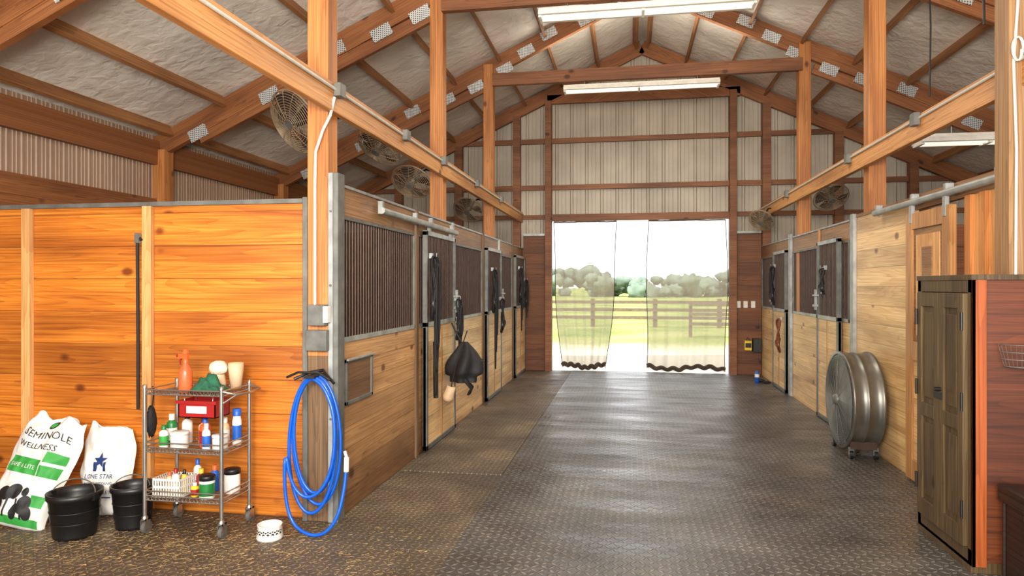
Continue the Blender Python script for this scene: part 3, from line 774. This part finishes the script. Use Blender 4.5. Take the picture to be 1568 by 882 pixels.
for i in range(9):
    t=-math.pi*.5+(i-4)*.36
    for dx,dz,r in ((0,0,.009),(-.012,.014,.005),(0,.019,.005),(.012,.014,.005)):
        tt=t+dx/.08; R1=.0795-(.045+dz)*.08; c=Vector((p[0]+math.cos(tt)*R1,p[1]+math.sin(tt)*R1,.043+dz)); d=Vector((math.cos(tt),math.sin(tt),0))
        b.cyl(c-d*.002,c+d*.0025,r,INK,n=8)
b.done()

# ------------------------------------------------ sacks
def sack(x,y,w,h,T,lean,tilt,yaw,kind):
    b=B('feed_sack' if kind==1 else 'shavings_sack')
    b.M=Matrix.Translation((x,y,.012))@Matrix.Rotation(yaw,4,'Z')@Matrix.Rotation(tilt,4,'Y')@Matrix.Rotation(-lean,4,'X')
    def th(px,pz):
        u=min(1,abs(px)/(w/2)); v=max(0,min(1,pz/h))
        pr=(min(1,v/.12)**.5)*(1-.75*max(0,(v-.55)/.45)**1.3)
        return T*pr*(max(0,1-u**2.6)**.55)
    def wr(px,pz): return .03*noise.noise(Vector((px*8,pz*6,kind*5)))+.018*noise.noise(Vector((px*20,pz*13,kind)))
    def wd(v): return 1-.09*math.sin(v*math.pi*2.2)-.10*(max(0,v-.8)/.2)
    def top(px,v): return (.05*noise.noise(Vector((px*9,kind*3,0)))+.012*math.sin(px*25)+.06*px*(1 if kind==1 else -1))*max(0,(v-.6)/.4)
    def F(sg):
        def f(u,v):
            px=(u-.5)*w; pz=v*h
            t=th(px,pz)
            return (px*wd(v)+.012*noise.noise(Vector((px*3,pz*9,kind))),sg*(t+ (wr(px,pz) if t>.01 else 0)),pz+top(px,v))
        return f
    b.grid(F(-1),44,52,SACK); b.grid(F(1),36,44,SACK)
    def on(px,pz,o=.004):
        v=max(0,min(1,pz/h)); return (px*wd(v)+.012*noise.noise(Vector((px*3,pz*9,kind))),-(th(px,pz)+wr(px,pz)+o),pz+top(px,v))
    def rect(x0,x1,z0,z1,mat,o=.003):
        b.grid(lambda u,v:on(x0+(x1-x0)*u,z0+(z1-z0)*v,o),26,18,mat)
    def disc(cx_,cz_,r,mat,o=.003,sq=1):
        b.grid(lambda u,v:on(cx_+r*v*math.cos(u*6.2832),cz_+r*sq*v*math.sin(u*6.2832),o),20,4,mat)
    if kind==1:
        rect(-w*.40,w*.12,h*.46,h*.60,GREEN); rect(w*.14,w*.42,h*.46,h*.56,GREEN)
        rect(w*.15,w*.42,h*.59,h*.68,GREEN)
        rect(-w*.45,w*.43,.02,.07,GREEN); rect(w*.2,w*.42,h*.2,h*.3,GREEN)
        b.text('SEMINOLE',.068,lambda a,c:on(a,c+h*.79,.006),INK); b.text('WELLNESS',.054,lambda a,c:on(a-.03,c+h*.69,.006),INK)
        b.text('SAFE & LITE',.036,lambda a,c:on(a-.06,c+h*.51,.009),SACK)
        disc(0,h*.92,.028,INK); disc(0,h*.92,.018,GREEN,.005)
        for cx_,cz_,r,q in ((-.09,.2,.055,.8),(-.03,.22,.045,1.1),(.06,.15,.045,1.3),(-.12,.12,.028,1.6),(.01,.1,.028,1.8),(.1,.1,.028,1.5),(.04,.23,.022,1.3)): disc(cx_,cz_,r,INK,.004,q)
        for i in range(4): rect(-.13+i*.065,-.118+i*.065,.06,.18,INK,.006)
    else:
        for k in range(5):
            t=math.pi/2+k*2*math.pi/5
            P=[(0.0+.055*math.cos(t),h*.62+.055*math.sin(t)),(.022*math.cos(t+.63),h*.62+.022*math.sin(t+.63)),(0,h*.62),(.022*math.cos(t-.63),h*.62+.022*math.sin(t-.63))]
            b.add([on(a,c,.011) for a,c in P],[(0,1,2,3)],NAVY)
        rect(-.05,-.02,h*.5,h*.6,NAVY,.005); rect(.03,.05,h*.5,h*.6,NAVY,.005)
        b.text('LONE STAR',.042,lambda a,c:on(a,c+h*.42,.007),NAVY); b.text('HORSE BEDDING',.027,lambda a,c:on(a,c+h*.35,.007),NAVY)
        b.text('WOOD PELLETS',.032,lambda a,c:on(a,c+h*.25,.007),NAVY); rect(-.1,.1,h*.2,h*.215,NAVY)
    b.done()
sack(-3.98,3.86,.42,.73,.09,.38,.2,.12,1)
sack(-3.58,4.17,.37,.60,.085,.2,-.03,.05,2)

# ------------------------------------------------ tack on doors
def halter(name,x,y,z,n,s=1,mat=BLACKM,rope=1.0,seed=1):
    rnd=random.Random(seed); b=B(name); X=x
    b.box(min(X,X+n*.03),max(X,X+n*.03),y-.02,y+.02,z-.02,z+.03,GALV); b.tube([(X+n*.02,y,z+.01),(X+n*.07,y,z),(X+n*.07,y,z+.03)],.006,GALV)
    O=X+n*.05
    def loop(cy,cz,ry,rz,tw=0,r=.009):
        b.tube([(O+n*.02*math.sin(t*2+tw),cy+ry*math.cos(t)+.01*math.sin(3*t),cz+rz*math.sin(t)) for t in [2*math.pi*i/28 for i in range(28)]],r*s,mat,6,True,1.6)
    loop(y,z-.16*s,.05*s,.16*s,0); loop(y+.02,z-.38*s,.075*s,.09*s,1); loop(y-.015,z-.3*s,.04*s,.2*s,2)
    b.tube([(O,y-.06*s,z-.38*s),(O,y-.02,z-.2*s),(O,y+.05*s,z-.12*s),(O,y+.02,z-.01)],.01*s,mat,6,flat=1.6)
    for a,c in ((-.06,-.38),(.08,-.38),(.0,-.48)): b.ring((O+n*.01,y+a*s,z+c*s),.018*s,.004,GALV,(1,0,0),14,5)
    if rope:
        for k in range(3):
            w=.03+.015*k; L=rope*(1-.18*k)
            b.tube([(O+n*(.01+.012*k),y+w*math.sin(t)+rnd.uniform(-.004,.004),z-.08-L*.5+L*.5*math.cos(t)) for t in [2*math.pi*i/30 for i in range(30)]],.009,mat,6,True)
    b.done()
halter('bridle',XL+.065,6.36,1.88,1,1.2,BLACKM,1.25,1)
halter('halter',XL+.065,7.3,1.45,1,.9,BLACKM,.5,2)
halter('halter',XL+.065,9.35,1.82,1,1.2,BLACKM,1.3,3)
halter('halter',XL+.065,9.95,1.4,1,1,BLACKM,0,4)
halter('halter',XL+.065,11.7,1.9,1,1.2,BLACKM,1.0,5)
halter('halter',XL+.065,12.3,1.7,1,1.0,BLACKM,.6,7)
halter('halter',XR-.065,11.2,1.9,-1,1.2,BLACKM,.5,6)
halter('leather_halter',XR-.065,10.75,1.1,-1,1.0,BROWN,0,8)
halter('leather_halter',XR-.065,8.4,1.8,-1,.6,BLACKM,0,9)
b=B('fly_mask')
c=Vector((-1.72,7.05,.78))
def fm(u,v):
    t=u*2*math.pi; r=(.03+.14*math.sin(min(1,v*1.15)*math.pi*.62))*(1-.25*(v>.85))
    r*=1+.18*math.sin(t*5+v*4)
    return (c.x+r*math.cos(t)*1.1,c.y+r*math.sin(t),c.z+.22-.42*v)
b.grid(fm,36,14,BLACKM)
b.tube([(c.x-.02,c.y,c.z+.2),(c.x-.08,c.y,c.z+.3),(c.x-.14,c.y,c.z+.42)],.01,BLACKM)
b.tube([(c.x,c.y,c.z+.2),(c.x+.03,c.y,c.z+.12),(c.x+.14,c.y-.02,c.z+.02),(c.x+.22,c.y,c.z+.03)],.012,BLACKM,flat=2)
b.tube([(c.x+.02,c.y-.1,c.z-.15),(c.x+.1,c.y-.08,c.z-.25),(c.x+.05,c.y,c.z-.33)],.014,BLACKM,flat=2)
b.done()
b=B('hoof_boot'); b.M=Matrix.Translation((-1.83,6.75,.42))@Matrix.Rotation(.3,4,'Y'); b.lathe([(.001,0),(.045,.01),(.06,.05),(.05,.1),(.045,.16),(.035,.16)],(0,0,0),TAN,18); b.tube([(0,0,.15),(-.02,0,.4),(-.01,0,.75)],.006,BLACKM); b.done()
b=B('leg_wrap'); b.tube([(-1.865,6.45,1.05),(-1.86,6.45,.9),(-1.865,6.46,.7),(-1.86,6.45,.5)],.035,BLACKM,8,flat=.6); b.done()

# far-right items
b=B('electrical_outlet')
for x in (1.93,2.05,2.18): b.box(x-.035,x+.035,YF-.1,YF-.088,1.2,1.32,WHITE)
b.done()
b=B('battery_charger'); b.box(2.02,2.14,YF-.2,YF-.09,.45,.62,YEL); b.box(2.03,2.13,YF-.21,YF-.2,.5,.58,BLACK); b.box(2.16,2.3,YF-.22,YF-.09,.42,.66,BLACK)
b.tube([(2.05,YF-.14,.62),(2.08,YF-.14,.68),(2.12,YF-.14,.62)],.008,BLACK); b.done(.005)
b=B('spray_can'); b.lathe([(.001,0),(.035,0),(.035,.16),(.02,.18),(.02,.2),(.001,.2)],(2.05,11.6,.012),BLUE,14); b.lathe([(.036,.1),(.036,.15)],(2.05,11.6,.012),WHITE,14); b.done()
b=B('glove_pair'); b.blob((2.14,11.75,.035),.06,BLACKM,.4,3,14,(1,1.2,.4)); b.blob((2.2,11.6,.03),.05,BLACKM,.4,3,14,(1.3,.8,.4)); b.done()

# straw litter
STR=plain('straw',(172,142,92),.8,0,.3,40)
b=B('straw_litter'); rnd=random.Random(9)
for i in range(3800):
    x=rnd.uniform(-4.8,-1.2); y=rnd.uniform(2.6,4.3)
    if i%2==0: y=rnd.gauss(3.75,.25); 
    if y>4.3: continue
    if x>-1.9 and rnd.random()<.6: continue
    a=rnd.uniform(0,3.14); L=rnd.uniform(.005,.022); w=.001; d=Vector((math.cos(a),math.sin(a),0)); q=Vector((-d.y,d.x,0))
    p=Vector((x,y,.003+rnd.uniform(0,.003)))
    b.add([p-d*L-q*w,p+d*L-q*w,p+d*L+q*w+Vector((0,0,.002)),p-d*L+q*w],[(0,1,2,3)],STR)
b.done()

# ------------------------------------------------ light
def area(name,loc,target,sx,sy,e,col,rot=None):
    l=bpy.data.lights.new(name,'AREA'); l.shape='RECTANGLE'; l.size=sx; l.size_y=sy; l.energy=e; l.color=col
    o=bpy.data.objects.new(name,l); o.location=loc
    o.rotation_euler=rot if rot else (Vector(target)-Vector(loc)).to_track_quat('-Z','Y').to_euler(); bpy.context.collection.objects.link(o); return o
area('flash_light',(-1.0,-.2,2.2),(0.0,9,2.4),.7,.7,190,(1,.92,.79))
area('ceiling_fill_light',(.2,-.6,2.4),(.1,5,5.5),1.5,1.0,350,(1,.94,.84))  # added fill behind the camera, tilted up to brighten the ceiling
area('rear_fill_light',(0,-2.6,2.2),(0,6,1.8),5,3.6,110,(1,.94,.84))  # added fill lamp standing in for an unseen open near end
UP=(math.pi,0,0); DN=(0,0,0)
area('fixture_fill_light',(.2,7.4,4.85),None,2.6,.3,34,(1,.92,.79),UP)  # added up-facing fill above the fixture, lifts the dark ceiling
area('fixture_fill_light',(.2,10.3,4.85),None,2.6,.3,28,(1,.92,.79),UP)  # second added fill, turned up at the far ceiling
area('fixture_fill_light',(.2,7.2,4.3),None,2.2,.3,60,(1,.94,.82),DN)
area('fixture_fill_light',(.2,10.0,4.3),None,2.2,.3,50,(1,.94,.82),DN)
s=bpy.data.lights.new('sun','SUN'); s.energy=6.2; s.angle=.02; s.color=(1,.97,.9); o=bpy.data.objects.new('sun',s); o.rotation_euler=(math.radians(28),math.radians(-22),0); bpy.context.collection.objects.link(o)
w=bpy.data.worlds.new('w'); S.world=w; w.use_nodes=True; bg=w.node_tree.nodes['Background']; bg.inputs[0].default_value=(.96,.98,1,1); bg.inputs[1].default_value=3.3

# ------------------------------------------------ camera
c=bpy.data.cameras.new('camera'); c.sensor_width=36; c.lens=24; c.clip_start=.05; c.clip_end=1000; c.shift_y=-4/1568
o=bpy.data.objects.new('camera',c); o.location=(0,0,1.6); o.rotation_euler=(math.pi/2,0,math.radians(9.72)); bpy.context.collection.objects.link(o); S.camera=o
